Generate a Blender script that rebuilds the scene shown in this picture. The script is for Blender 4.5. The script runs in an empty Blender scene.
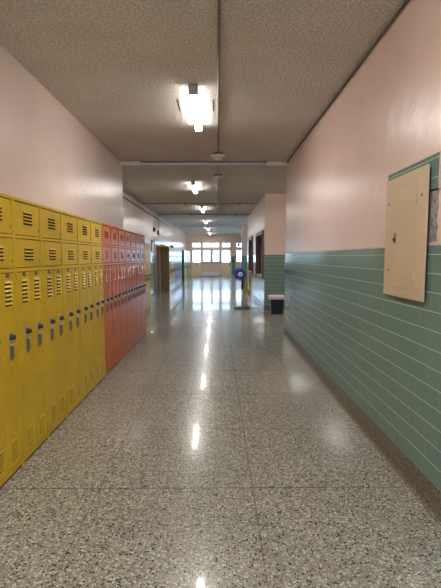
import bpy, math, random
from math import sin, cos, pi, atan, radians as R
random.seed(7)
scene = bpy.context.scene
COL = scene.collection

# ------------------------------------------------------------------ measures (metres)
EYE = 1.62; F = 415.0
H = 3.5                      # ceiling
XR, XR2 = 1.39, 1.44         # right wall near / far
XL, XL2 = -1.92, -2.60       # left wall near / recessed
LF, LF2 = -1.51, -2.19       # locker fronts near / far
YB, YE = -5.0, 35.0          # back wall, far wall
YN, YP, YQ = 8.5, 12.6, 25.3 # right wall end, first return, second return
YLN = 8.62                   # left wall end
XOUT = 6.0
TILE = 1.695

# ------------------------------------------------------------------ materials
def new_mat(name):
    m = bpy.data.materials.new(name); m.use_nodes = True
    nt = m.node_tree; b = nt.nodes['Principled BSDF']
    return m, nt, b
def N(nt, t, **kw):
    n = nt.nodes.new(t)
    for k, v in kw.items():
        if hasattr(n, k) and k not in n.inputs: setattr(n, k, v)
        else: n.inputs[k].default_value = v
    return n
def c4(c): return (c[0], c[1], c[2], 1.0)
def mix(nt, fac, a, b, blend='MIX'):
    n = nt.nodes.new('ShaderNodeMix'); n.data_type = 'RGBA'; n.blend_type = blend
    for sock, v in ((n.inputs[0], fac), (n.inputs[6], a), (n.inputs[7], b)):
        if hasattr(v, 'is_output'): nt.links.new(v, sock)
        elif isinstance(v, (int, float)): sock.default_value = v
        else: sock.default_value = c4(v)
    return n.outputs[2]
def ramp(nt, src, pts):
    n = nt.nodes.new('ShaderNodeValToRGB'); cr = n.color_ramp
    while len(cr.elements) < len(pts): cr.elements.new(0.5)
    for e, (p, c) in zip(cr.elements, pts):
        e.position = p; e.color = c4(c) if not isinstance(c, float) else (c, c, c, 1)
    nt.links.new(src, n.inputs[0]); return n.outputs[0]
def coord(nt, which='Object', swap=None):
    t = nt.nodes.new('ShaderNodeTexCoord').outputs[which]
    if swap:
        s = nt.nodes.new('ShaderNodeSeparateXYZ'); c = nt.nodes.new('ShaderNodeCombineXYZ')
        nt.links.new(t, s.inputs[0])
        for i, k in enumerate(swap): nt.links.new(s.outputs[k], c.inputs[i])
        return c.outputs[0]
    return t
def noise(nt, vec, scale, detail=3, rough=.55):
    n = N(nt, 'ShaderNodeTexNoise', Scale=scale, Detail=detail, Roughness=rough)
    nt.links.new(vec, n.inputs['Vector']); return n.outputs['Fac']
def bump(nt, b, h, strength, dist=.01):
    n = N(nt, 'ShaderNodeBump', Strength=strength, Distance=dist)
    nt.links.new(h, n.inputs['Height']); nt.links.new(n.outputs[0], b.inputs['Normal'])
def simple(name, col, rough=.5, metal=0., var=.08, scale=9., coat=0.):
    m, nt, b = new_mat(name)
    v = noise(nt, coord(nt), scale, 4)
    dark = tuple(x*(1-var) for x in col); lite = tuple(min(1, x*(1+var)) for x in col)
    nt.links.new(ramp(nt, v, [(.3, dark), (.7, lite)]), b.inputs['Base Color'])
    b.inputs['Roughness'].default_value = rough; b.inputs['Metallic'].default_value = metal
    b.inputs['Coat Weight'].default_value = coat
    b.inputs['Coat Roughness'].default_value = .12
    return m
def locker_paint(name, col, rough=.36):
    m, nt, b = new_mat(name)
    geo = nt.nodes.new('ShaderNodeNewGeometry')
    co = geo.outputs['Position']
    big = noise(nt, co, 3.5, 5, .65)
    base = ramp(nt, big, [(.25, tuple(x*.80 for x in col)), (.55, col), (.8, tuple(min(1, x*1.12) for x in col))])
    chips = noise(nt, co, 38., 3, .6)
    mask = ramp(nt, chips, [(.68, 0.), (.72, 1.)])
    out = mix(nt, mask, base, tuple(x*.22 + .02 for x in col))
    nt.links.new(out, b.inputs['Base Color'])
    b.inputs['Roughness'].default_value = rough
    b.inputs['Specular IOR Level'].default_value = .28
    bump(nt, b, noise(nt, co, 14., 3), .12, .02)
    return m
def wall_paint(name, col, rough=.32, bumps=.25):
    m, nt, b = new_mat(name); co = coord(nt)
    v = noise(nt, co, 1.3, 5, .6)
    c = ramp(nt, v, [(.3, tuple(x*.93 for x in col)), (.7, tuple(min(1, x*1.04) for x in col))])
    nt.links.new(c, b.inputs['Base Color'])
    b.inputs['Roughness'].default_value = rough
    bump(nt, b, noise(nt, co, 5., 4, .6), bumps, .03)
    return m
def tile_mat(name, swap, off, col=(.155, .245, .205), grout=(.46, .55, .47)):
    m, nt, b = new_mat(name)
    v = coord(nt, swap=swap)
    mp = N(nt, 'ShaderNodeMapping'); mp.inputs['Location'].default_value = off
    nt.links.new(v, mp.inputs[0]); v = mp.outputs[0]
    def brick(w, ms):
        t = nt.nodes.new('ShaderNodeTexBrick')
        t.inputs['Scale'].default_value = 1; t.inputs['Brick Width'].default_value = w
        t.inputs['Row Height'].default_value = .1225; t.inputs['Mortar Size'].default_value = ms
        t.inputs['Mortar Smooth'].default_value = .3
        t.inputs['Color1'].default_value = c4(tuple(x*.94 for x in col))
        t.inputs['Color2'].default_value = c4(tuple(x*1.06 for x in col))
        t.inputs['Mortar'].default_value = c4(tuple(a*.6+g*.4 for a, g in zip(col, grout)))
        nt.links.new(v, t.inputs['Vector']); return t
    b1 = brick(.305, .0028); b2 = brick(400., .0026)
    mot = noise(nt, v, 60., 3)
    c = mix(nt, .25, b1.outputs['Color'], ramp(nt, mot, [(.35, tuple(x*.7 for x in col)), (.65, tuple(x*1.3 for x in col))]))
    c = mix(nt, b2.outputs['Fac'], c, grout)
    nt.links.new(c, b.inputs['Base Color'])
    rg = mix(nt, b2.outputs['Fac'], (.13,)*3, (.7,)*3)
    nt.links.new(rg, b.inputs['Roughness'])
    inv = N(nt, 'ShaderNodeMath', operation='SUBTRACT'); inv.inputs[0].default_value = 1
    nt.links.new(b1.outputs['Fac'], inv.inputs[1])
    wav = noise(nt, v, 9., 2)
    ad = N(nt, 'ShaderNodeMath', operation='MULTIPLY_ADD'); nt.links.new(wav, ad.inputs[0]); ad.inputs[1].default_value = .9
    nt.links.new(inv.outputs[0], ad.inputs[2])
    bump(nt, b, ad.outputs[0], .22, .003)
    return m
def terrazzo(name, tint=(.97, .985, .965), rough=.24, joints=True):
    m, nt, b = new_mat(name); co = coord(nt)
    # two sizes of marble chips in a grey-cream cement
    def vor(scale, seed):
        mp = N(nt, 'ShaderNodeMapping'); mp.inputs['Location'].default_value = (seed, seed*.7, seed*.3)
        nt.links.new(co, mp.inputs[0])
        t = N(nt, 'ShaderNodeTexVoronoi', Scale=scale); nt.links.new(mp.outputs[0], t.inputs['Vector'])
        s = nt.nodes.new('ShaderNodeSeparateColor'); nt.links.new(t.outputs['Color'], s.inputs[0])
        return t.outputs['Distance'], s.outputs[0], s.outputs[1]
    d1, r1, q1 = vor(74., 3.1); d2, r2, q2 = vor(135., 8.7)
    T = lambda c: tuple(min(.85, a*t*(.98 if a > .15 else .7)) for a, t in zip(c, tint))
    chip1 = ramp(nt, r1, [(0., T((.035, .032, .028))), (.17, T((.10, .09, .075))), (.22, T((.23, .20, .16))), (.55, T((.36, .335, .28))), (.72, T((.50, .48, .42))), (1., T((.66, .64, .58)))])
    chip2 = ramp(nt, r2, [(0., T((.04, .036, .03))), (.2, T((.14, .12, .10))), (.5, T((.33, .30, .25))), (1., T((.52, .49, .43)))])
    cem = T((.30, .28, .235))
    base = mix(nt, ramp(nt, d2, [(.34, 1.), (.5, 0.)]), cem, chip2)
    base = mix(nt, ramp(nt, d1, [(.42, 1.), (.56, 0.)]), base, chip1)
    cl = noise(nt, co, .9, 3)
    base = mix(nt, 1., base, ramp(nt, cl, [(.3, (.92,)*3), (.7, (1.05,)*3)]), 'MULTIPLY')
    if joints:
        sx = nt.nodes.new('ShaderNodeSeparateXYZ'); nt.links.new(co, sx.inputs[0])
        def line(sock, first, step, hw):
            a = N(nt, 'ShaderNodeMath', operation='SUBTRACT'); nt.links.new(sock, a.inputs[0]); a.inputs[1].default_value = first - step/2
            w = N(nt, 'ShaderNodeMath', operation='WRAP'); nt.links.new(a.outputs[0], w.inputs[0]); w.inputs[1].default_value = 0; w.inputs[2].default_value = step
            s = N(nt, 'ShaderNodeMath', operation='SUBTRACT'); nt.links.new(w.outputs[0], s.inputs[0]); s.inputs[1].default_value = step/2
            ab = N(nt, 'ShaderNodeMath', operation='ABSOLUTE'); nt.links.new(s.outputs[0], ab.inputs[0])
            lt = N(nt, 'ShaderNodeMath', operation='LESS_THAN'); nt.links.new(ab.outputs[0], lt.inputs[0]); lt.inputs[1].default_value = hw
            return lt.outputs[0]
        lx = line(sx.outputs[0], .25, 1.075, .0028); ly = line(sx.outputs[1], 2.79, 1.007, .0046)
        mx = N(nt, 'ShaderNodeMath', operation='MAXIMUM'); nt.links.new(lx, mx.inputs[0]); nt.links.new(ly, mx.inputs[1])
        ml = N(nt, 'ShaderNodeMath', operation='MULTIPLY'); nt.links.new(mx.outputs[0], ml.inputs[0]); ml.inputs[1].default_value = .72
        base = mix(nt, ml.outputs[0], base, T((.09, .078, .06)))
    nt.links.new(base, b.inputs['Base Color'])
    rr = ramp(nt, noise(nt, co, 2.2, 4), [(.3, rough*.97), (.7, rough*1.06)])
    nt.links.new(rr, b.inputs['Roughness'])
    b.inputs['Specular IOR Level'].default_value = .4; b.inputs['Coat Weight'].default_value = .38; b.inputs['Coat Roughness'].default_value = .055
    return m
def ceiling_mat():
    m, nt, b = new_mat('acoustic_plaster'); co = coord(nt)
    n1 = noise(nt, co, 48., 3, .65); n2 = noise(nt, co, 1.1, 4)
    c = ramp(nt, n1, [(.38, (.50, .465, .42)), (.60, (.82, .765, .70))])
    c = mix(nt, 1., c, ramp(nt, n2, [(.3, (.90,)*3), (.7, (1.06,)*3)]), 'MULTIPLY')
    nt.links.new(c, b.inputs['Base Color']); b.inputs['Roughness'].default_value = .92
    bump(nt, b, n1, .9, .02); return m
def emit(name, col, s):
    m, nt, b = new_mat(name)
    b.inputs['Base Color'].default_value = c4(col)
    b.inputs['Emission Color'].default_value = c4(col); b.inputs['Emission Strength'].default_value = s
    return m
def glass_mat():
    m = bpy.data.materials.new('window_glass'); m.use_nodes = True; nt = m.node_tree
    nt.nodes.remove(nt.nodes['Principled BSDF']); out = nt.nodes['Material Output']
    t = N(nt, 'ShaderNodeBsdfTransparent'); t.inputs[0].default_value = (.93, .97, .96, 1)
    g = N(nt, 'ShaderNodeBsdfGlossy'); g.inputs['Roughness'].default_value = .03
    f = N(nt, 'ShaderNodeFresnel', IOR=1.45); mx = nt.nodes.new('ShaderNodeMixShader')
    nt.links.new(f.outputs[0], mx.inputs[0]); nt.links.new(t.outputs[0], mx.inputs[1]); nt.links.new(g.outputs[0], mx.inputs[2])
    nt.links.new(mx.outputs[0], out.inputs[0]); return m

M = {}
M['pink'] = wall_paint('pink_gloss_paint', (.72, .54, .47), .30)
M['pink_left'] = wall_paint('pale_pink_gloss_paint', (.71, .585, .52), .30)
M['pale_far'] = wall_paint('pale_wall_far', (.71, .62, .57), .2)
M['pink_end'] = wall_paint('end_wall_paint', (.70, .53, .42), .45)
M['tile_yz'] = tile_mat('green_glazed_tile', (1, 2, 0), (0.08, -.166, 0))
M['tile_xz'] = tile_mat('green_glazed_tile_face', (0, 2, 1), (0.05, -.166, 0))
M['caulk'] = simple('cream_bead', (.55, .47, .38), .5)
M['floor'] = terrazzo('terrazzo')
M['base'] = terrazzo('brown_terrazzo', (.42, .37, .31), .35, False)
M['border'] = terrazzo('pale_terrazzo_border', (1.0, .97, .9), .2, False)
M['ceiling'] = ceiling_mat()
M['yellow'] = locker_paint('yellow_enamel', (.66, .43, .022))
M['orange'] = locker_paint('orange_enamel', (.57, .125, .014), .26)
M['blue'] = locker_paint('blue_grey_enamel', (.24, .33, .52), .16)
M['green'] = locker_paint('dark_green_enamel', (.015, .12, .055), .3)
M['cream'] = locker_paint('cream_yellow_enamel', (.60, .54, .30), .16)
M['olive'] = locker_paint('olive_brown_enamel', (.22, .165, .10), .45)
M['slot'] = simple('dark_slot', (.008, .006, .004), .9)  # near-black colour for the darkness inside louvre slits and gaps
M['black'] = simple('black_plastic_and_gap_shadow', (.012, .012, .014), .5)
M['steel'] = simple('worn_steel', (.72, .70, .70), .28, .8, .2, 60)
M['darksteel'] = simple('dull_steel', (.20, .19, .19), .42, .8, .3, 60)
M['panel'] = simple('beige_enamel', (.57, .44, .285), .42, 0, .04, 3)
M['paneledge'] = simple('beige_edge', (.60, .50, .36), .4)
M['line'] = simple('panel_seam', (.20, .14, .08), .7)
M['plaster'] = simple('rough_grey_plaster', (.30, .27, .26), .9, 0, .45, 30)
M['conduit'] = simple('painted_conduit', (.22, .185, .155), .4, .2)
M['conduitdark'] = simple('dark_conduit', (.10, .085, .07), .5, .2)
M['conduitsteel'] = simple('galvanised_conduit', (.78, .77, .86), .3, 0)
M['white'] = simple('white_plastic', (.85, .80, .73), .4)
M['whitecool'] = simple('white_metal', (.75, .77, .80), .35)
M['lamp'] = emit('fluorescent_lens', (1.0, .965, .92), 19.)
M['lampside'] = emit('fluorescent_lens_side', (1.0, .965, .92), 5.0)
M['housing'] = simple('lamp_end_cap', (.40, .36, .40), .4)
M['doorcream'] = simple('cream_door_paint', (.74, .62, .40), .4)
M['brown'] = simple('brown_varnish', (.115, .040, .018), .35, 0, .3, 12)
M['redbrown'] = simple('red_brown_door_paint', (.17, .055, .040), .4, 0, .2, 6)
M['frame'] = simple('cream_frame', (.62, .54, .42), .4)
M['winframe'] = simple('white_sash', (.72, .70, .68), .4)
M['glass'] = glass_mat()
M['fanblue'] = simple('blue_plastic', (.02, .07, .45), .35)
M['fanwhite'] = simple('white_hub', (.7, .7, .72), .4)
M['binblue'] = simple('navy_plastic', (.018, .022, .060), .4)
M['bag'] = simple('white_bin_liner', (.70, .68, .70), .4)
M['signyellow'] = simple('yellow_plastic', (.75, .50, .02), .4)
M['paper'] = simple('paper', (.80, .80, .78), .6)
M['exitred'] = simple('red_lettering', (.75, .05, .03), .5)
M['exitbody'] = emit('exit_face', (.85, .42, .34), .04)
M['bellred'] = simple('dark_red_metal', (.12, .02, .015), .4)
M['ground'] = simple('outdoor_concrete', (.55, .55, .52), .9)
M['leaf'] = simple('leaves', (.10, .20, .06), .7, 0, .5, 6)

# ------------------------------------------------------------------ mesh helpers
class MB:
    def __init__(s): s.v = []; s.f = []; s.m = []; s.mats = []
    def mi(s, mat):
        if mat is None: mat = s.mats[0] if s.mats else None
        if mat not in s.mats: s.mats.append(mat)
        return s.mats.index(mat)
    def quad(s, pts, mat):
        b = len(s.v); s.v += [tuple(p) for p in pts]; s.f.append(tuple(range(b, b+len(pts)))); s.m.append(s.mi(mat))
    def box(s, x0, x1, y0, y1, z0, z1, mat):
        b = len(s.v); i = s.mi(mat)
        s.v += [(x, y, z) for z in (z0, z1) for y in (y0, y1) for x in (x0, x1)]
        for f in ((0, 2, 3, 1), (4, 5, 7, 6), (0, 1, 5, 4), (2, 6, 7, 3), (0, 4, 6, 2), (1, 3, 7, 5)):
            s.f.append(tuple(b+k for k in f)); s.m.append(i)
        return s
    def rings(s, rings, mat, caps=True, closed=True):
        i = s.mi(mat); b = len(s.v); n = len(rings[0])
        for r in rings: s.v += [tuple(p) for p in r]
        for k in range(len(rings)-1):
            for j in range(n if closed else n-1):
                a = b+k*n+j; c = b+k*n+(j+1) % n
                s.f.append((a, c, c+n, a+n)); s.m.append(i)
        if caps:
            s.f.append(tuple(b+j for j in reversed(range(n)))); s.m.append(i)
            e = b+(len(rings)-1)*n
            s.f.append(tuple(e+j for j in range(n))); s.m.append(i)
        return s
    def cyl(s, p0, p1, r0, mat, r1=None, n=12, caps=True):
        from mathutils import Vector
        a = Vector(p0); d = Vector(p1)-a; r1 = r0 if r1 is None else r1
        u = d.orthogonal().normalized(); w = d.normalized().cross(u)
        rg = []
        for k, r in ((0, r0), (1, r1)):
            rg.append([a + d*k + (u*cos(2*pi*j/n)+w*sin(2*pi*j/n))*r for j in range(n)])
        return s.rings(rg, mat, caps)
    def lathe(s, prof, mat, c=(0, 0, 0), axis='z', n=24, caps=True):
        rg = []
        for r, h in prof:
            ring = []
            for j in range(n):
                a = 2*pi*j/n; p = (r*cos(a), r*sin(a), h)
                if axis == 'y': p = (p[0], p[2], -p[1])
                if axis == 'x': p = (p[2], p[0], p[1])
                ring.append((c[0]+p[0], c[1]+p[1], c[2]+p[2]))
            rg.append(ring)
        return s.rings(rg, mat, caps)
    def tube(s, pts, r, mat, n=8):
        from mathutils import Vector
        P = [Vector(p) for p in pts]; rg = []; u = None
        for k, p in enumerate(P):
            d = (P[min(k+1, len(P)-1)]-P[max(k-1, 0)]).normalized()
            if u is None: u = d.orthogonal().normalized()
            u = (u - d*u.dot(d)).normalized(); w = d.cross(u)
            rg.append([p+(u*cos(2*pi*j/n)+w*sin(2*pi*j/n))*r for j in range(n)])
        return s.rings(rg, mat)
    def build(s, name, parent=None, smooth=False, bevel=0):
        me = bpy.data.meshes.new(name); me.from_pydata(s.v, [], s.f)
        for m in s.mats: me.materials.append(M[m])
        for p, i in zip(me.polygons, s.m): p.material_index = i
        if smooth:
            for p in me.polygons: p.use_smooth = len(p.vertices) == 4
        me.update()
        o = bpy.data.objects.new(name, me); COL.objects.link(o)
        if parent: o.parent = parent
        if bevel:
            md = o.modifiers.new('bevel', 'BEVEL'); md.width = bevel; md.segments = 2; md.limit_method = 'ANGLE'
        return o
def box(name, x0, x1, y0, y1, z0, z1, mat, parent=None, bevel=0):
    return MB().box(x0, x1, y0, y1, z0, z1, mat).build(name, parent, bevel=bevel)
def struct(o, label=None):
    o['kind'] = 'structure'
    if label: o['label'] = label
    return o
def tag(o, label, cat, group=None):
    o['label'] = label; o['category'] = cat
    if group: o['group'] = group
    return o
def empty(name, loc, label, cat, group=None, rz=0):
    o = bpy.data.objects.new(name, None); COL.objects.link(o); o.location = loc; o.rotation_euler.z = rz
    o.empty_display_size = .1
    return tag(o, label, cat, group)
def copy_tree(o, parent=None):
    c = o.copy(); COL.objects.link(c); c.parent = parent
    for ch in list(o.children): copy_tree(ch, c)
    return c

# ------------------------------------------------------------------ the shell
struct(box('floor', XL2-.3, XOUT, YB, YE+.3, -.1, 0, 'floor'), 'polished speckled terrazzo floor with thin divider lines')
struct(box('ceiling', XL2-.3, XOUT, YB, YE+.3, H, H+.15, 'ceiling'), 'rough grey-brown plaster ceiling')
# left
struct(box('wall_left', XL-.25, XL, YB, YLN, 0, H, 'pink_left'))
struct(box('wall_left', XL2-.2, XL-.26, YLN-.2, YLN, 0, H, 'pink_left'))
w = MB(); w.box(XL2-.2, XL2, YLN, 17.72, 0, H, 'pale_far'); w.box(XL2-.2, XL2, 18.86, YE, 0, H, 'pale_far')
w.box(XL2-.2, XL2, 17.72, 18.86, 2.10, H, 'pale_far'); struct(w.build('wall_left'))
struct(box('trim_1', XL2, XL2+.012, YLN, 17.64, .158, TILE, 'tile_yz'), 'green glazed tile wainscot of the recessed left wall')
struct(box('baseboard_left', XL2, XL2+.02, YLN, 17.64, 0, .157, 'base'))
# back, behind the camera
w = MB(); BW = (-1.62, 1.09, .75, 3.2)                          # unseen window added behind the photographer for fill daylight
w.box(XL-.25, BW[0], YB-.2, YB, 0, H, 'pink'); w.box(BW[1], XR+.25, YB-.2, YB, 0, H, 'pink')
w.box(BW[0], BW[1], YB-.2, YB, 0, BW[2], 'pink'); w.box(BW[0], BW[1], YB-.2, YB, BW[3], H, 'pink'); struct(w.build('wall_back'))
# right, near
struct(box('wall_right', XR+.010, XR+.25, YB, YN, 0, H, 'pink'))
# tile wainscot, and the tile field around the panel that rises above it
t = MB(); t.box(XR, XR+.0095, YB, YN, .166, 1.640, 'tile_yz'); t.box(XR, XR+.0095, YB, YN, 1.6405, TILE, 'tile_yz')
struct(t.build('trim_2'), 'green glazed tile wainscot of the right wall')
b = MB()
rnd = random.Random(3); ys = [YB + .06*k for k in range(int((YN-YB)/.06)+1)]
rg = [[(XR-.002, y, TILE-.001), (XR+.010, y, TILE-.001), (XR+.010, y, TILE+.008+rnd.random()*.010), (XR-.002, y, TILE+.004+rnd.random()*.004)] for y in ys]
b.rings(rg, 'caulk'); struct(b.build('trim_3'), 'uneven cream bead along the top of the tiles')
def cove(x, y0, y1, h, sgn=-1):        # profile of the terrazzo base
    pr = [(0.009, 0), (0.009, h), (sgn*.001, h), (sgn*.004, h-.012), (sgn*.006, .07), (sgn*.012, .035), (sgn*.026, .012), (sgn*.045, .001)]
    m = MB(); m.rings([[(x+p[0], y0, p[1]) for p in pr], [(x+p[0], y1, p[1]) for p in pr]], 'base'); return m
struct(cove(XR, YB, YN, .165).build('baseboard_right'), 'brown terrazzo cove base under the right-hand tiles')
struct(box('trim_4', XR-.085, XR-.047, YB, YN, 0.0002, .0012, 'border'), 'pale strip of terrazzo beside the cove base')
# passage to the right, then the first return
struct(box('wall_right', XR+.26, XOUT, YN-.2, YN, 0, H, 'pink'))
w = MB(); SW = ((20.6, 24.6), (27.0, 31.0))                     # outer wall of the open hall, two unseen windows added for fill daylight
w.box(XOUT, XOUT+.2, YN-.2, YE+.3, 0, .9, 'pink'); w.box(XOUT, XOUT+.2, YN-.2, YE+.3, 2.85, H, 'pink')
for a, b_ in ((YN-.2, SW[0][0]), (SW[0][1], SW[1][0]), (SW[1][1], YE+.3)): w.box(XOUT, XOUT+.2, a, b_, .9, 2.85, 'pink')
struct(w.build('wall_right'))
for k, (a, b_) in enumerate(SW):
    m = MB(); x = XOUT+.08
    for q in range(6): yy = a+.03+(b_-a-.06)*q/5; m.box(x, x+.06, yy-.03, yy+.03, .901, 2.849, 'winframe')
    for zz in (.93, 1.87, 2.82): m.box(x+.01, x+.05, a+.06, b_-.06, zz-.025, zz+.025, 'winframe')
    o = struct(m.build('window_%d' % (21+k)), 'added window giving fill daylight in the outer wall of the open hall'); box('pane', x+.025, x+.03, a+.002, b_-.002, .902, 2.848, 'glass', o)
    li = bpy.data.lights.new('daylight_portal', 'AREA'); li.shape = 'RECTANGLE'; li.size = 1.95; li.size_y = b_-a; li.cycles.is_portal = True
    o = bpy.data.objects.new('daylight_portal', li); COL.objects.link(o); o.location = (XOUT+.19, (a+b_)/2, 1.875); o.rotation_euler = (0, pi/2, 0)
struct(box('wall_right', XR2+.010, XOUT, YP+.010, YP+.25, 0, H, 'pink_end'))
struct(box('trim_5', XR2, XOUT, YP, YP+.0095, .158, 1.69, 'tile_xz'), 'green tile wainscot facing the corridor past the bin')
struct(box('baseboard_right', XR2-.001, XOUT, YP-.008, YP+.0095, 0, .157, 'base'))

# partition of the open hall on the right: low tiled wall, two wood-lined openings
YW = 19.9; OP = ((12.95, 15.1), (16.9, 18.6)); ZS, ZT = .98, 2.38
w = MB()
x0, x1 = XR2+.010, XR2+.15
w.box(x0, x1, YP+.26, YW, 0, ZS, 'pink_left'); w.box(x0, x1, YP+.26, YW, ZT, H, 'pink_left')
for a, b_ in ((YP+.26, OP[0][0]), (OP[0][1], OP[1][0]), (OP[1][1], YW)): w.box(x0, x1, a, b_, ZS, ZT, 'pink_left')
struct(w.build('wall_right'))
t = MB(); t.box(XR2, XR2+.0095, YP+.0105, YW, .158, ZS, 'tile_yz')
for a, b_ in ((YP+.0105, OP[0][0]), (OP[0][1], OP[1][0]), (OP[1][1], YW)): t.box(XR2, XR2+.0095, a, b_, ZS, 1.69, 'tile_yz')
struct(t.build('trim_6'), 'green tile wainscot along the far right wall')
struct(box('baseboard_right', XR2-.008, XR2+.0095, YP+.0105, YW, 0, .157, 'base'))
for k, (a, b_) in enumerate(OP):
    m = MB(); e = .035
    m.box(x0-.045, x1+.02, a-.001, a+e, ZS, ZT, 'brown'); m.box(x0-.045, x1+.02, b_-e, b_+.001, ZS, ZT, 'brown')
    m.box(x0-.045, x1+.02, a+e, b_-e, ZT-e, ZT, 'brown'); m.box(x0-.05, x1+.03, a+e, b_-e, ZS, ZS+e, 'whitecool')
    m.box(x0-.050, x0-.006, a-.04, a-.0015, ZS-.05, ZT+.08, 'brown'); m.box(x0-.050, x0-.006, b_+.0015, b_+.05, ZS-.05, ZT+.08, 'brown')
    m.box(x0-.050, x0-.006, a-.001, b_+.001, ZT+.001, ZT+.08, 'brown')
    struct(m.build('window_%d' % (k+1)), ('nearer' if k == 0 else 'farther')+' brown wood-lined opening in the right-hand wall')
# square column past it
struct(box('wall_column', 1.50, 1.87, YQ, YQ+.36, 0, H, 'pink_end'))
t = MB(); t.box(1.49, 1.88, YQ-.01, YQ-.0005, .158, 1.69, 'tile_xz'); t.box(1.49, 1.4995, YQ, YQ+.36, .158, 1.69, 'tile_yz')
struct(t.build('trim_7'), 'green tile wainscot on the square column')
struct(box('baseboard_column', 1.485, 1.885, YQ-.018, YQ-.0005, 0, .157, 'base'))

# ------------------------------------------------------------------ far wall with its doors and windows
# openings: x0, x1, z0, z1
DL = (-2.12, -1.30); DR = (.36, 1.16)
wins = [(-1.20, -.55, 1.20, 2.21), (-.37, .20, 1.20, 2.21), (-1.20, .20, 2.42, 2.82),
        (-2.10, -1.34, 2.42, 2.82), (.40, 1.13, 2.42, 2.82),
        (1.60, 2.55, 1.20, 2.21), (1.60, 2.55, 2.42, 2.82), (2.85, 3.60, 1.20, 2.21), (2.85, 3.60, 2.42, 2.82),
        (3.75, 4.60, 1.20, 2.21), (3.75, 4.60, 2.42, 2.82)]
holes = wins + [(DL[0], DL[1], 0, 2.26), (DR[0], DR[1], 0, 2.26)]
xs = sorted({XL2-.2, XOUT} | {h[0] for h in holes} | {h[1] for h in holes})
zs = sorted({0, H} | {h[2] for h in holes} | {h[3] for h in holes})
w = MB()
for i in range(len(xs)-1):
    run = None
    for j in range(len(zs)-1):
        cx, cz = (xs[i]+xs[i+1])/2, (zs[j]+zs[j+1])/2
        solid = not any(h[0] < cx < h[1] and h[2] < cz < h[3] for h in holes)
        if solid and run is None: run = zs[j]
        if (not solid or j == len(zs)-2) and run is not None:
            top = zs[j+1] if solid else zs[j]
            w.box(xs[i], xs[i+1], YE, YE+.22, run, top, 'pink_end'); run = None
struct(w.build('wall_far'))
def sash(name, x0, x1, z0, z1, nx, nz, y=YE+.06, fr=.045, label=None):
    m = MB(); g = .0005
    m.box(x0+g, x0+fr, y, y+.06, z0+g, z1-g, 'winframe'); m.box(x1-fr, x1-g, y, y+.06, z0+g, z1-g, 'winframe')
    m.box(x0+fr, x1-fr, y, y+.06, z0+g, z0+fr, 'winframe'); m.box(x0+fr, x1-fr, y, y+.06, z1-fr, z1-g, 'winframe')
    for k in range(1, nx):
        c = x0+(x1-x0)*k/nx; m.box(c-.018, c+.018, y+.01, y+.05, z0+fr, z1-fr, 'winframe')
    for k in range(1, nz):
        c = z0+(z1-z0)*k/nz; m.box(x0+fr, x1-fr, y+.012, y+.048, c-.018, c+.018, 'winframe')
    o = struct(m.build(name), label)
    box('pane', x0+fr, x1-fr, y+.028, y+.032, z0+fr, z1-fr, 'glass', o)
    return o
for k, (x0, x1, z0, z1) in enumerate(wins):
    sash('window_%d' % (k+3), x0, x1, z0, z1, max(1, round((x1-x0)/.34)), 3 if z1-z0 > .6 else 1,
         label='white-framed '+('transom' if z0 > 2 else 'tall')+' window of the far wall')
def far_door(name, x0, x1, hand, label):
    m = MB(); y = YE+.04
    zt = 2.255; g0, g1 = 1.20, 2.14; e = .07
    m.box(x0+.03, x1-.03, y, y+.045, .002, g0, 'doorcream'); m.box(x0+.03, x1-.03, y, y+.045, g1, zt-.03, 'doorcream')
    m.box(x0+.03, x0+e, y, y+.045, g0, g1, 'doorcream'); m.box(x1-e, x1-.03, y, y+.045, g0, g1, 'doorcream')
    for q in (1, 2):
        c = g0+(g1-g0)*q/3; m.box(x0+e, x1-e, y+.01, y+.035, c-.01, c+.01, 'winframe')
    m.box(x0+.14, x1-.14, y-.008, y, .18, .34, 'doorcream'); m.box(x0+.14, x1-.14, y-.008, y, .46, 1.05, 'doorcream')
    o = struct(m.build(name), label)
    box('pane', x0+e, x1-e, y+.020, y+.024, g0, g1, 'glass', o)
    h = MB(); h.box(hand-.03, hand+.03, y-.014, y-.0005, .88, 1.10, 'black'); h.tube([(hand, y-.014, 1.04), (hand, y-.06, 1.04), (hand, y-.06, .93), (hand, y-.014, .93)], .014, 'black')
    h.build('door_handle', o)
    f = MB(); f.box(x0+.001, x0+.029, YE+.01, YE+.12, 0, zt, 'frame'); f.box(x1-.029, x1-.001, YE+.01, YE+.12, 0, zt, 'frame'); f.box(x0+.03, x1-.03, YE+.01, YE+.12, zt-.028, zt, 'frame')
    f.build('door_frame', o)
far_door('door_1', *DL, DL[0]+.40, 'cream half-glazed door at the left of the far wall')
far_door('door_2', *DR, DR[1]-.09, 'cream half-glazed door at the right of the far wall')
struct(box('trim_8', -1.24, .24, YE-.06, YE-.001, 1.12, 1.165, 'darksteel'), 'dark sill under the middle windows of the far wall')
struct(MB().box(1.22, 1.55, YE-.01, YE-.0005, .1, TILE, 'tile_xz').build('trim_9'), 'narrow strip of green tile on the far wall')
sash('window_20', *BW, 4, 3, y=YB-.16, label='large unseen window added for fill light at the end of the corridor behind the photographer')
# outdoors
struct(box('ground', -40, 40, YE+.35, 120, -.35, -.15, 'ground'))
struct(box('ground', -40, 40, -60, YB-.35, -.35, -.15, 'ground'))

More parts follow.
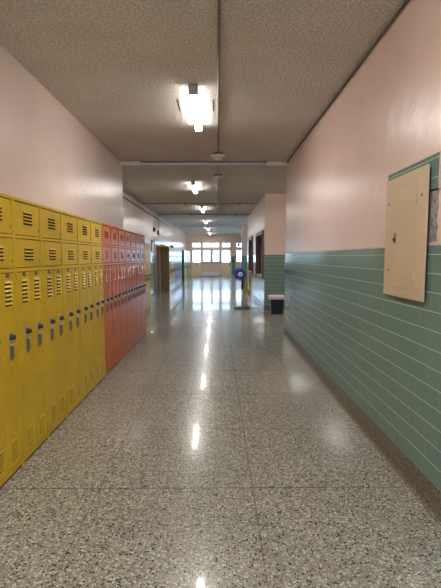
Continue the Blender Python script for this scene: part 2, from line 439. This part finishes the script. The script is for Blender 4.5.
# ------------------------------------------------------------------ classroom door on the left
d = MB(); d.box(XL2-.055, XL2-.005, 17.725, 18.855, .01, 2.095, 'redbrown')
door = struct(d.build('door_3'), 'red-brown classroom door at the left, before the second locker bank')
h = MB(); h.lathe([(.012, 0), (.012, .03), (.03, .035), (.034, .05), (.02, .066), (0.004, .07)], 'steel', (XL2-.0045, 18.70, 1.02), 'x'); h.build('door_handle', door, True)
f = MB(); f.box(XL2-.12, XL2+.02, 17.66, 17.719, 0, 2.15, 'frame'); f.box(XL2-.12, XL2+.02, 18.861, 18.93, 0, 2.15, 'frame'); f.box(XL2-.12, XL2+.02, 17.72, 18.86, 2.101, 2.15, 'frame')
f.build('door_frame', door)
struct(box('wall_left', XL2-1.4, XL2-1.3, 17, 19.6, 0, H, 'pink_left'))

# ------------------------------------------------------------------ lockers
WU = .481; LH = 2.068; DEP = .395
def louvres(m, y0, y1, z1, z0, n, paint, o=.012):
    p = (z1-z0)/n
    for k in range(n):
        zt = z1-k*p; zb = zt-p*(.50 if o > .009 else .38)
        a, b_, c, d_ = (0, y0, zt), (0, y1, zt), (o, y1-.003, zb), (o, y0+.003, zb)
        m.quad([a, d_, c, b_], paint); m.quad([a, (0, y0, zb), d_], paint); m.quad([b_, c, (0, y1, zb)], paint)
        m.quad([(0, y0, zb), (0, y1, zb), c, d_], 'slot')
        m.quad([(.0009, y0+.002, zb), (.0009, y0+.002, zb-p*(.47 if o > .009 else .60)), (.0009, y1-.002, zb-p*(.47 if o > .009 else .60)), (.0009, y1-.002, zb)], 'slot')  # painted dark quad for the unlit slit; the door is solid here
def make_locker(paint, W=WU, side=None, slope=False):
    side = side or paint
    root = bpy.data.objects.new('locker', None); COL.objects.link(root); root.empty_display_size = .1
    b = MB(); e = .0008; fs = .026
    b.box(-DEP, -DEP+.004, e, W-e, 0, LH, side); b.box(-DEP+.0041, -.018, e, .005, 0, LH, side); b.box(-DEP+.0041, -.018, W-.005, W-e, 0, LH, side); b.box(-DEP+.0041, -.018, .0051, W-.0051, LH-.004, LH, side)
    for zz in (.05, 1.515, 1.77): b.box(-DEP+.0041, -.020, .0051, W-.0051, zz, zz+.004, side)                        # carcass behind the doors
    b.box(-.0179, 0, e, fs, .055, LH-.001, paint); b.box(-.0179, 0, W-.010, W-e, .055, LH-.001, paint)
    b.box(-.0179, 0, fs, W-.010, LH-.022, LH-.001, paint)          # head rail
    b.box(-.0179, 0, fs, W-.010, 1.764, 1.785, paint)              # rail between the boxes
    b.box(-.0179, 0, fs, W-.010, 1.508, 1.535, paint)              # rail above the tall doors
    b.box(-.0179, -.003, fs, W-.010, .020, .055, paint); b.box(-.0179, -.003, e, fs, .0, .0545, paint); b.box(-.0179, -.003, W-.010, W-e, .0, .0545, paint)
    b.box(-.0179, -.010, fs, W-.010, .0, .0199, 'slot')
    if slope:
        m = [(-DEP+.025, LH+.001), (-DEP+.08, LH+.13), (.01, LH+.03), (.01, LH+.001)]
        b.rings([[(x, -.55, z) for x, z in m], [(x, W-e, z) for x, z in m]], 'yellow')
    b.build('cabinet_body', root)
    for z0, z1, hi in ((1.792, LH-.031, 0), (1.542, 1.757, 1)):
        d = MB(); y0, y1 = fs+.006, W-.016
        d.box(-.012, 0, y0, y1, z0, z1, paint)
        c = (y0+y1)/2
        louvres(d, c-.075, c+.085, z1-.060, z1-.060-.105, 4, paint, .012)
        d.box(0, .0025, y1-.022, y1-.012, z0+.035, z0+.06, 'darksteel')
        o = d.build('box_door', root); o.location.x = -.005
    half = (fs + W-.010)/2
    for y0, y1 in ((fs+.006, half-.0035), (half+.0035, W-.017)):
        d = MB(); d.box(-.014, 0, y0, y1, .060, 1.502, paint); c = (y0+y1)/2+.008
        louvres(d, c-.048, c+.048, 1.446, 1.262, 6, paint)
        louvres(d, c-.048, c+.048, .262, .118, 6, paint, .008)
        d.cyl((0, c+.060, 1.475), (.0015, c+.060, 1.475), .004, 'slot', n=6)
        o = d.build('tall_door', root); o.location.x = -.002
        k = MB(); k.box(.0005, .003, c-.022, c+.022, 1.472, 1.500, 'black')
        k.box(.0031, .0036, c-.015, c+.015, 1.484, 1.489, 'steel'); k.build('number_plate', o)
        k = MB()                                                  # black dial on a chrome plate
        k.box(.0005, .005, c-.026, c+.020, 1.000, 1.078, 'steel')
        k.lathe([(.020, .005), (.023, .009), (.021, .014), (.017, .032), (.016, .037), (.009, .040)], 'black', (0, c, 1.036), 'x', 16)
        k.build('combination_lock', o)
        k = MB()                                                  # long lift handle
        pr = [(.0005, .968), (.014, .974), (.022, .950), (.022, .915), (.018, .880), (.010, .866), (.0005, .862)]
        k.rings([[(x, c-.010, z) for x, z in pr], [(x, c+.010, z) for x, z in pr]], 'darksteel')
        k.box(.0005, .027, c-.012, c+.012, .9745, .986, 'steel')
        k.build('handle', o)
    return root
protos = {}
def bank(paint, ylist, xf, labels, group, W=WU, first_side=None, first_slope=False):
    for i, (y, lab) in enumerate(zip(ylist, labels)):
        sp = i == 0 and first_side
        key = (paint, round(W, 3), bool(sp), bool(sp and first_slope))
        if key not in protos:
            protos[key] = o = make_locker(paint, W, first_side if sp else None, bool(sp and first_slope))
        else: o = copy_tree(protos[key])
        o.location = (xf, y, 0); tag(o, lab, 'locker', group)
Y0 = 3.12
yl = [Y0+WU*k for k in range(-3, 5)]
bank('yellow', yl, LF, [
    'yellow locker column behind the photographer, last of the near yellow row',
    'yellow locker column just out of the picture at the left edge',
    'nearest yellow locker column, cut by the left edge of the picture',
    'yellow locker column fifth before the orange lockers, second visible from the left',
    'yellow locker column fourth before the orange lockers, middle of the near yellow row',
    'yellow locker column third before the orange lockers',
    'yellow locker column second before the orange lockers, one between it and orange',
    'yellow locker column touching the first orange one'], 'near yellow lockers along the left wall')
YO = Y0+WU*5; WO = .460
bank('orange', [YO+WO*k for k in range(7)], LF, [
    'nearest orange locker column, touching the yellow lockers',
    'orange locker column second from the yellow lockers',
    'orange locker column third from the yellow lockers',
    'middle orange locker column, with three orange columns either side',
    'orange locker column third from the far end of the orange row',
    'orange locker column second from the far end of the orange row',
    'farthest orange locker column, at the end of the near wall'], 'orange lockers along the left wall', WO)
ords = ['first', 'second', 'third', 'fourth', 'fifth', 'sixth', 'seventh', 'eighth', 'ninth']
bank('yellow', [13.76-WU*k for k in (4, 3, 2, 1)], LF2, [
    'yellow locker column in the left recess, %s before the green tiled strip' % o for o in ('fourth', 'third', 'second', 'last')], 'yellow lockers in the left recess')
WA = .45
bank('cream', [19.2+WA*k for k in range(5)], LF2, [
    'yellow-cream locker column with the olive-brown end panel, beside the classroom door'] + [
    'yellow-cream locker column, %s from the olive-brown end panel' % ords[k] for k in range(1, 5)],
    'far yellow-cream lockers', WA, 'olive', True)
bank('blue', [19.2+WA*k for k in range(5, 15)], LF2, [
    'blue-grey locker column, %s past the yellow-cream lockers' % (ords+['tenth'])[k] for k in range(10)], 'far blue-grey lockers', WA)
bank('cream', [27.95+WA*k for k in range(7)], LF2, [
    'locker column with the tall dark green end panel, far left'] + [
    'pale locker column, %s from the dark green end panel' % ords[k] for k in range(1, 7)], 'pale lockers past the dark green end panel', WA, 'green')
bank('cream', [31.9+WA*k for k in range(6)], LF2, [
    'locker column with dark grey end panel, last bank on the left'] + [
    'pale locker column, %s from the dark grey end panel in the last bank' % ords[k] for k in range(1, 6)], 'pale lockers nearest the far wall', WA, 'darksteel')

# ------------------------------------------------------------------ electric panel cover on the right wall
p = empty('panel_cover', (XR, 3.04, 1.77), 'tall beige metal electric panel cover on the right-hand tiled wall', 'panel')
m = MB(); hw, hh = .325, .4475
m.box(-.034, -.020, -hw, hw, -hh, hh, 'panel'); m.box(-.0195, -.001, -hw+.02, hw-.02, -hh+.02, hh-.02, 'black')  # black back box colours in the shadow gap behind the plate
m.build('cover_plate', p, bevel=.003)
dd = MB(); x = -.0345                                             # the inner door: hairline seams, hinges, latch
y0, y1, z0, z1 = -.185, .225, -.375, .365
dd.box(-.0362, -.0345, y0, y1, z0, z1, 'panel')
inner = dd.build('door', p)
s = MB()
for a, b_, c_, d_ in ((y0+.1, y1, z1, z1+.002), (y0+.1, y1, z0-.002, z0)):
    s.box(-.0349, -.0342, a, b_, c_, d_, 'line')
s.build('door_seam', inner)
for z in (.245, -.29):
    k = MB(); k.cyl((-.037, -.193, z-.035), (-.037, -.193, z+.035), .006, 'paneledge', n=10); k.build('hinge', p, True)
k = MB(); k.box(-.038, -.0363, .118, .150, -.045, .030, 'darksteel'); k.lathe([(.013, 0), (.012, .006), (.006, .008)], 'black', (-.046, .134, -.018), 'x', 14); k.build('latch', inner)
for y, z, mt in ((-.262, -.325, 'steel'), (-.262, .26, 'darksteel'), (.225+.03, .26, 'darksteel'), (.235, -.25, 'black')):
    k = MB(); k.lathe([(.010, 0), (.010, .003), (.006, .005)], mt, (-.0345-.004, y, z), 'x', 12); k.build('screw', p)

# tiles that stick up around the panel, and the broken plaster beside it
t = MB(); t.box(XR, XR+.0095, 2.640, 3.42, 2.055, 2.272, 'tile_yz'); t.box(XR, XR+.0095, 2.78, 3.40, 1.70, 2.0545, 'tile_yz')
struct(t.build('trim_10'), 'patch of green tile around the top of the beige panel cover')
b = MB(); b.box(XR-.003, XR+.0099, 3.4201, 3.428, 2.055, 2.28, 'caulk'); b.box(XR-.003, XR+.0099, 2.632, 2.6399, 2.046, 2.28, 'caulk'); b.box(XR-.003, XR+.0099, 2.64, 3.42, 2.2725, 2.280, 'caulk')
struct(b.build('trim_11'), 'cream bead round the raised tile patch')
g = MB(); yy = [2.648, 2.655, 2.645, 2.66, 2.65, 2.642, 2.652, 2.647]; rg = []
for k in range(8):
    z = 1.72+(2.045-1.72)*k/7; rg.append([(XR+.009, 2.7795, z), (XR+.004, 2.7795, z), (XR+.003+.003*rnd.random(), yy[k]+.02, z), (XR+.009, yy[k], z)])
g.rings(rg, 'plaster'); struct(g.build('trim_12'), 'rough grey plaster where tiles are missing beside the panel cover')
struct(box('trim_13', XR+.001, XR+.0098, 2.64, 2.78, 2.046, 2.0545, 'slot'), 'dark crack under the raised tiles')

# ------------------------------------------------------------------ ceiling lamps
lamps = [(3.2, 9.9, 'unseen fill added in the right-hand passage round the corner from the bin'), (-.26, -4.1, 'unseen fill added at the window end behind the photographer'), (-.26, -1.4, 'just behind the photographer'), (-.26, .9, 'unseen fill added above the photographer, over the nearest lockers'), (-.26, 4.70, 'nearest in view'), (-.60, 10.55, 'second along the corridor'), (-.56, 15.55, 'third along the corridor'),  # passage, window-end and overhead lamps are unseen, added as fill light
         (-.58, 21.2, 'fourth along the corridor'), (-.58, 27.0, 'fifth along the corridor'), (-.56, 32.4, 'farthest, just before the far wall')]
first = None
for x, y, lab in lamps:
    if first is None:
        L = 1.42
        first = o = bpy.data.objects.new('ceiling_lamp', None); COL.objects.link(o); o.empty_display_size = .1
        m = MB(); m.box(-.045, .045, .02, L-.02, -.030, 0, 'white'); m.build('lamp_base', o)
        m = MB(); pr = [(-.040, -.0301), (-.046, -.055), (-.042, -.080), (0, -.088), (.042, -.080), (.046, -.055), (.040, -.0301)]
        m.rings([[(a, .085, z) for a, z in pr], [(a, L-.02, z) for a, z in pr]], 'lampside')
        for i_, v_ in enumerate(m.f):
            if len(v_) == 4 and all(m.v[q][2] < -.079 for q in v_): m.m[i_] = m.mi('lamp')
        m.build('lamp_lens', o)
        m = MB(); m.box(-.050, .050, 0, .0845, -.094, -.0005, 'housing'); m.build('end_cap', o, bevel=.006)
        m = MB(); m.box(-.050, .050, L-.0195, L, -.094, -.0005, 'white'); m.build('end_cap', o, bevel=.004)
        for sx in (-.215, .215):
            m = MB(); m.box(sx-.006, sx+.006, .46, .86, -.004, 0, 'slot'); m.build('mounting_slot', o)
    else: o = copy_tree(first)
    o.location = (x, y, H-.0005)
    tag(o, 'lit white fluorescent ceiling lamp, '+lab, 'ceiling lamp', 'fluorescent ceiling lamps')

# ------------------------------------------------------------------ conduits, detectors, bells
for y0, y1, lab in ((YB+.02, 7.64, 'in front of the white smoke detector'), (7.86, 9.65, 'between the two round detectors'), (9.85, YE-.3, 'beyond the flat white detector')):
    m = MB(); m.tube([(.018, y0, H-.0135), (.018, y1, H-.0135)], .0125, 'conduit', 10)
    tag(m.build('conduit'), 'thin conduit down the ceiling middle, '+lab, 'conduit')
c = empty('ceiling_pipe', (0, 8.40, H-.040), 'grey pipe crossing the ceiling from wall to wall with white ends', 'pipe')
m = MB(); m.tube([(-1.53, 0, 0), (.99, 0, 0)], .026, 'conduitsteel', 12); m.tube([(-1.53, -.01, .026), (.99, -.01, .026)], .010, 'black', 8); m.build('pipe', c, True)
m = MB(); m.box(-1.915, -1.52, -.035, .035, -.038, .036, 'white'); m.build('end_cover', c, bevel=.008)
m = MB(); m.box(.985, 1.395, -.035, .035, -.038, .036, 'white'); m.build('end_cover', c, bevel=.008)
def detector(x, y, r, label, mat, drop):
    o = empty('smoke_detector', (x, y, H-.036), label, 'smoke detector')
    m = MB(); m.lathe([(r, 0), (r, -.014), (r*.93, -.022), (r*.6, -.026), (r*.55, -drop+.012), (r*.42, -drop), (.004, -drop-.004)], mat, n=28); m.build('sensor_head', o, True)
    m = MB(); m.lathe([(.095, .0355), (.095, .001)], 'darksteel', n=20); m.build('mounting_box', o)
detector(.018, 7.75, .13, 'white round smoke detector on the ceiling in front of the cross pipe', 'white', .085)
detector(.018, 9.75, .12, 'flat white round detector on the ceiling just behind the cross pipe', 'whitecool', .045)
def cross(name, y, x0, x1, label, r=.013):
    m = MB(); m.tube([(x0, y, H-.042), (x1, y, H-.042)], r, 'conduitdark')
    for xx in (-1.1, .8):
        if x0 < xx < x1: m.box(xx-.02, xx+.02, y-.02, y+.02, H-.10, H-.001, 'conduit')
    tag(m.build(name), label, 'conduit')
cross('conduit', 14.6, XL2+.03, XR2, 'thin dark conduit crossing the ceiling between the second and third lamp', .014)
cross('conduit', 18.2, XL2+.03, XR2, 'thin dark conduit crossing the ceiling just past the third lamp', .014)
struct(box('trim_14', XL2, XOUT, 25.2, 25.75, H-.06, H-.0005, 'ceiling'), 'shallow ceiling beam in line with the square column')
m = MB(); m.tube([(XR-.012, YB+.02, H-.028), (XR-.012, YN, H-.028)], .011, 'conduitdark')
tag(m.build('conduit'), 'dark conduit along the corner of ceiling and right wall', 'conduit')
for z, y1, lab in ((3.445, 26.0, 'upper'), (3.27, 22.5, 'lower')):
    m = MB(); m.tube([(XL2+.02, YLN+.02, z), (XL2+.02, y1, z)], .019, 'conduitdark' if z < 3.4 else 'conduit')
    tag(m.build('conduit'), lab+' of the two conduits high on the recessed left wall', 'conduit')
m = MB(); m.tube([(XL2+.053, 18.4, 3.42), (XL2+.053, 18.4, 2.7805)], .012, 'darksteel')
m.box(XL2+.0005, XL2+.07, 18.34, 18.46, 2.60, 2.78, 'darksteel'); tag(m.build('junction_box'), 'grey box at the foot of a vertical conduit high on the left wall', 'junction box')
b = empty('fire_alarm', (XL2, 17.2, 2.74), 'small dark red alarm box high on the recessed left wall', 'alarm')
m = MB(); m.box(.001, .05, -.10, .10, -.09, .09, 'bellred'); m.build('case', b, bevel=.006)
m = MB(); m.lathe([(.06, 0), (.06, .02), (.035, .03), (.004, .032)], 'black', (.0505, 0, 0), 'x', 18); m.build('grille', b)
fr = empty('framed_notice', (XL2, 16.90, 2.06), 'small dark-framed notice on the left wall above the green tiles', 'picture frame')
m = MB()
for a in ((-.36, -.32, -.23, .23), (.32, .36, -.23, .23), (-.3199, .3199, .19, .23), (-.3199, .3199, -.23, -.19)): m.box(.001, .03, *a, 'darksteel')
m.build('frame', fr); box('sheet', .002, .012, -.3195, .3195, -.1895, .1895, 'paper', fr)
tag(box('paper_notice', XL2+.0125, XL2+.0145, 16.55, 17.0, 1.42, 1.68, 'paper'), 'sheet of white paper taped to the green tile beside the yellow lockers', 'paper')
ob = empty('wooden_case', (XL2+.22, 22.0, LH+.0005), 'small dark green case standing on top of the blue-grey lockers', 'box')
m = MB(); m.box(-.10, .10, -.11, .11, 0, .13, 'green'); m.build('case', ob, bevel=.008); box('lid', -.105, .105, -.115, .115, .1305, .16, 'green', ob, .006)

sw = empty('light_switch', (1.62, YP, 1.36), 'small dark light switch on the green tiled return above the bin', 'switch')
box('plate', -.035, .035, -.008, -.0005, -.06, .06, 'darksteel', sw, .002); box('toggle', -.008, .008, -.02, -.0085, -.012, .012, 'black', sw)
s2 = empty('light_switch', (1.36, YE-.0102, 1.30), 'small dark switch on the green tiled strip of the far wall', 'switch')
box('plate', -.07, .07, -.02, -.0005, -.09, .09, 'black', s2, .004)
hb = empty('wall_speaker', (1.80, YE, 2.62), 'small black speaker over the window right of the far doors', 'speaker')
box('cabinet', -.09, .09, -.12, -.061, -.10, .14, 'black', hb, .02); box('bracket', -.02, .02, -.0605, .055, -.02, .02, 'black', hb)

# exit signs
def text_mesh(txt, size, parent, mat, loc, rot, name='lettering'):
    cu = bpy.data.curves.new(name, 'FONT'); cu.body = txt; cu.size = size; cu.align_x = 'CENTER'; cu.align_y = 'CENTER'; cu.extrude = .002
    tmp = bpy.data.objects.new(name, cu); COL.objects.link(tmp)
    bpy.context.view_layer.update()
    me = bpy.data.meshes.new_from_object(tmp.evaluated_get(bpy.context.evaluated_depsgraph_get()))
    bpy.data.objects.remove(tmp)
    me.materials.clear(); me.materials.append(M[mat])
    o = bpy.data.objects.new(name, me); COL.objects.link(o); o.parent = parent; o.location = loc; o.rotation_euler = rot
def exit_sign(loc, w, h, label, stem=0):
    o = empty('exit_sign', loc, label, 'exit sign')
    box('case', -w/2, w/2, -.05, -.001, -h/2, h/2, 'exitbody', o, .005)
    text_mesh('EXIT', h*.72, o, 'exitred', (0, -.0535, 0), (pi/2, 0, 0))
    if stem: m = MB(); m.cyl((0, -.025, h/2+.0005), (0, -.025, h/2+stem), .012, 'white'); m.build('stem', o)
exit_sign((-.46, YE, 3.10), .36, .20, 'pale exit sign with red letters above the middle windows of the far wall')
exit_sign((1.57, YQ-.02, 3.33), .26, .26, 'small exit sign with red letters high on the square column')

# ------------------------------------------------------------------ radiator under the far windows
r = empty('radiator', (-.5, YE, 0), 'long low white radiator under the middle windows of the far wall', 'radiator')
m = MB(); m.box(-.74, .74, -.20, -.002, .06, .36, 'whitecool')
for k in range(24): x = -.70+k*.061; m.box(x-.012, x+.012, -.207, -.2005, .10, .26, 'whitecool')
m.build('casing', r, bevel=.004); box('grille', -.72, .72, -.18, -.02, .3605, .372, 'darksteel', r)
for sx in (-.66, .66): box('foot', sx-.03, sx+.03, -.18, -.03, 0, .0595, 'darksteel', r)

# ------------------------------------------------------------------ bin
bn = empty('waste_bin', (1.70, 11.78, 0), 'navy plastic waste bin with white liner at the corner of the right-hand passage', 'bin')
def rr(hx, hy, r, z, n=6):
    out = []
    for cx, cy, a0 in ((hx-r, hy-r, 0), (-hx+r, hy-r, 90), (-hx+r, -hy+r, 180), (hx-r, -hy+r, 270)):
        for k in range(n): a = R(a0+90*k/(n-1)); out.append((cx+r*cos(a), cy+r*sin(a), z))
    return out
m = MB(); m.rings([rr(.165, .14, .04, 0), rr(.195, .165, .045, .43), rr(.21, .178, .045, .435), rr(.212, .18, .045, .47)], 'binblue', caps=False)
m.rings([rr(.16, .135, .04, .012), rr(.19, .16, .045, .465)], 'binblue', caps=False); m.quad(list(reversed(rr(.165, .14, .04, .001))), 'binblue'); m.quad(rr(.16, .135, .04, .013), 'binblue')
m.build('bin_body', bn, True)
m = MB(); rg = []
for hx, z in ((.188, .44), (.190, .495), (.205, .525), (.222, .525), (.226, .50), (.224, .46), (.220, .425)):
    ring = rr(hx, hx*.85, .05, z)
    rg.append([(x*(1+.012*rnd.uniform(-1, 1)), y*(1+.012*rnd.uniform(-1, 1)), zz+rnd.uniform(-.008, .008)) for x, y, zz in ring])
m.rings(rg, 'bag', caps=False); m.build('bin_liner', bn, True)

# ------------------------------------------------------------------ blue fan on a stand
fn = empty('pedestal_fan', (.80, 13.1, 0), 'round blue pedestal fan with white hub standing in the corridor', 'fan')
m = MB(); m.lathe([(.255, 0), (.255, .035), (.235, .05), (.06, .06), (.03, .075)], 'darksteel', n=36); m.build('base', fn, True)
m = MB(); m.lathe([(.016, .055), (.016, .70)], 'steel', n=14); m.lathe([(.026, .68), (.026, .73)], 'black', n=14); m.build('pole', fn, True)
m = MB(); m.lathe([(.034, .60), (.036, .66), (.030, .70), (.03, .88)], 'black', n=16); m.box(-.03, .03, -.02, .10, .86, 1.0, 'black'); m.build('neck', fn)
hc = (-.07, 0, 1.075)
m = MB(); m.lathe([(.05, -.01), (.085, .01), (.085, .10), (.06, .13), (.004, .135)], 'black', hc, 'y', 24); m.build('motor', fn, True)
hd = MB()
for rr_, yy_ in ((.205, -.055), (.205, .055), (.205, 0)):
    hd.tube([(hc[0]+rr_*cos(2*pi*k/40), hc[1]-.03+yy_, hc[2]+rr_*sin(2*pi*k/40)) for k in range(41)], .007, 'fanblue', 6)
for rr_ in (.07, .115, .16):
    for s_ in (-1, 1):
        hd.tube([(hc[0]+rr_*cos(2*pi*k/32), hc[1]-.03+s_*(.055+.03*(1-rr_/.2)), hc[2]+rr_*sin(2*pi*k/32)) for k in range(33)], .0035, 'fanblue', 5)
for k in range(36):
    a = 2*pi*k/36
    for s_ in (-1, 1):
        hd.tube([(hc[0]+q*cos(a), hc[1]-.03+s_*(.055+.03*(1-q/.2)), hc[2]+q*sin(a)) for q in (.05, .13, .205)], .0028, 'fanblue', 4)
hd.build('cage', fn)
for k in range(5):
    a0 = 2*pi*k/5; bl = MB(); rg = []
    for q in (.03, .08, .13, .18):
        wd = .55 if q > .05 else .35
        rg.append([(hc[0]+q*cos(a0+s_*wd), hc[1]-.03+s_*.025+t_, hc[2]+q*sin(a0+s_*wd)) for s_, t_ in ((-1, 0), (0, 0), (1, 0), (1, .004), (0, .004), (-1, .004))])
    bl.rings(rg, 'fanblue'); bl.build('blade', fn, True)
m = MB(); m.lathe([(.075, -.110), (.072, -.124), (.03, -.130), (.004, -.131)], 'fanwhite', (hc[0], hc[1]+.0, hc[2]), 'y', 24); m.lathe([(.022, -.1315), (.020, -.135), (.004, -.136)], 'fanblue', hc, 'y', 16); m.build('hub_badge', fn, True)
m = MB(); m.tube([(.20, .05, .045), (.27, .08, .012), (.36, .04, .010), (.45, .10, .010), (.55, .06, .010), (.64, .15, .010)], .008, 'black', 6); m.build('cord', fn, True)
# folded wet-floor sign leaning at the corner
ws = empty('wet_floor_sign', (1.355, 18.95, 0), 'tall narrow yellow folded floor sign standing at the right wall behind the fan', 'sign', None, pi/2)
for s_, nm in ((-1, 'board'), (1, 'board')):
    m = MB(); pr = [(-.065, 0), (.065, 0), (.06, 1.0), (.03, 1.05), (-.03, 1.05), (-.06, 1.0)]
    m.rings([[(s_*(.090-.078*z/1.05)-.006, y, z) for y, z in pr], [(s_*(.090-.078*z/1.05)+.006, y, z) for y, z in pr]], 'signyellow'); m.build(nm, ws)

# ------------------------------------------------------------------ daylight
wd = bpy.data.worlds.new('sky'); scene.world = wd; wd.use_nodes = True; nt = wd.node_tree
bg = nt.nodes['Background']
tc = nt.nodes.new('ShaderNodeTexCoord'); sp = nt.nodes.new('ShaderNodeSeparateXYZ'); nt.links.new(tc.outputs['Generated'], sp.inputs[0])
nt.links.new(ramp(nt, sp.outputs[2], [(0., (.60, .77, 1.)), (.5, (.42, .66, 1.))]), bg.inputs['Color'])
bg.inputs['Strength'].default_value = SKY = 1.9
for k, (x0, x1, z0, z1) in enumerate(wins + [(DL[0], DL[1], 1.2, 2.14), (DR[0], DR[1], 1.2, 2.14)]):
    li = bpy.data.lights.new('daylight_portal', 'AREA'); li.shape = 'RECTANGLE'; li.size = x1-x0; li.size_y = z1-z0
    li.cycles.is_portal = True
    o = bpy.data.objects.new('daylight_portal', li); COL.objects.link(o); o.location = ((x0+x1)/2, YE+.16, (z0+z1)/2); o.rotation_euler = (-pi/2, 0, 0)

li = bpy.data.lights.new('daylight_portal', 'AREA'); li.shape = 'RECTANGLE'; li.size = BW[1]-BW[0]; li.size_y = BW[3]-BW[2]; li.cycles.is_portal = True
o = bpy.data.objects.new('daylight_portal', li); COL.objects.link(o); o.location = ((BW[0]+BW[1])/2, YB-.19, (BW[2]+BW[3])/2); o.rotation_euler = (pi/2, 0, 0)
# ------------------------------------------------------------------ camera
cd = bpy.data.cameras.new('camera'); cam = bpy.data.objects.new('camera', cd); COL.objects.link(cam); scene.camera = cam
cd.sensor_fit = 'HORIZONTAL'; cd.sensor_width = 36; cd.lens = 36*F/441; cd.clip_start = .05; cd.clip_end = 300
cam.location = (0, 0, EYE); cam.rotation_euler = (pi/2-atan(37/F), 0, -atan(3.5/F))

scene.view_settings.view_transform = 'Standard'; scene.view_settings.look = 'None'
scene.view_settings.gamma = 1; scene.view_settings.use_curve_mapping = False
scene.view_settings.exposure = 2.36
cy = scene.cycles
cy.use_denoising = True; cy.max_bounces = 12; cy.diffuse_bounces = 7; cy.glossy_bounces = 5
cy.sample_clamp_indirect = 8
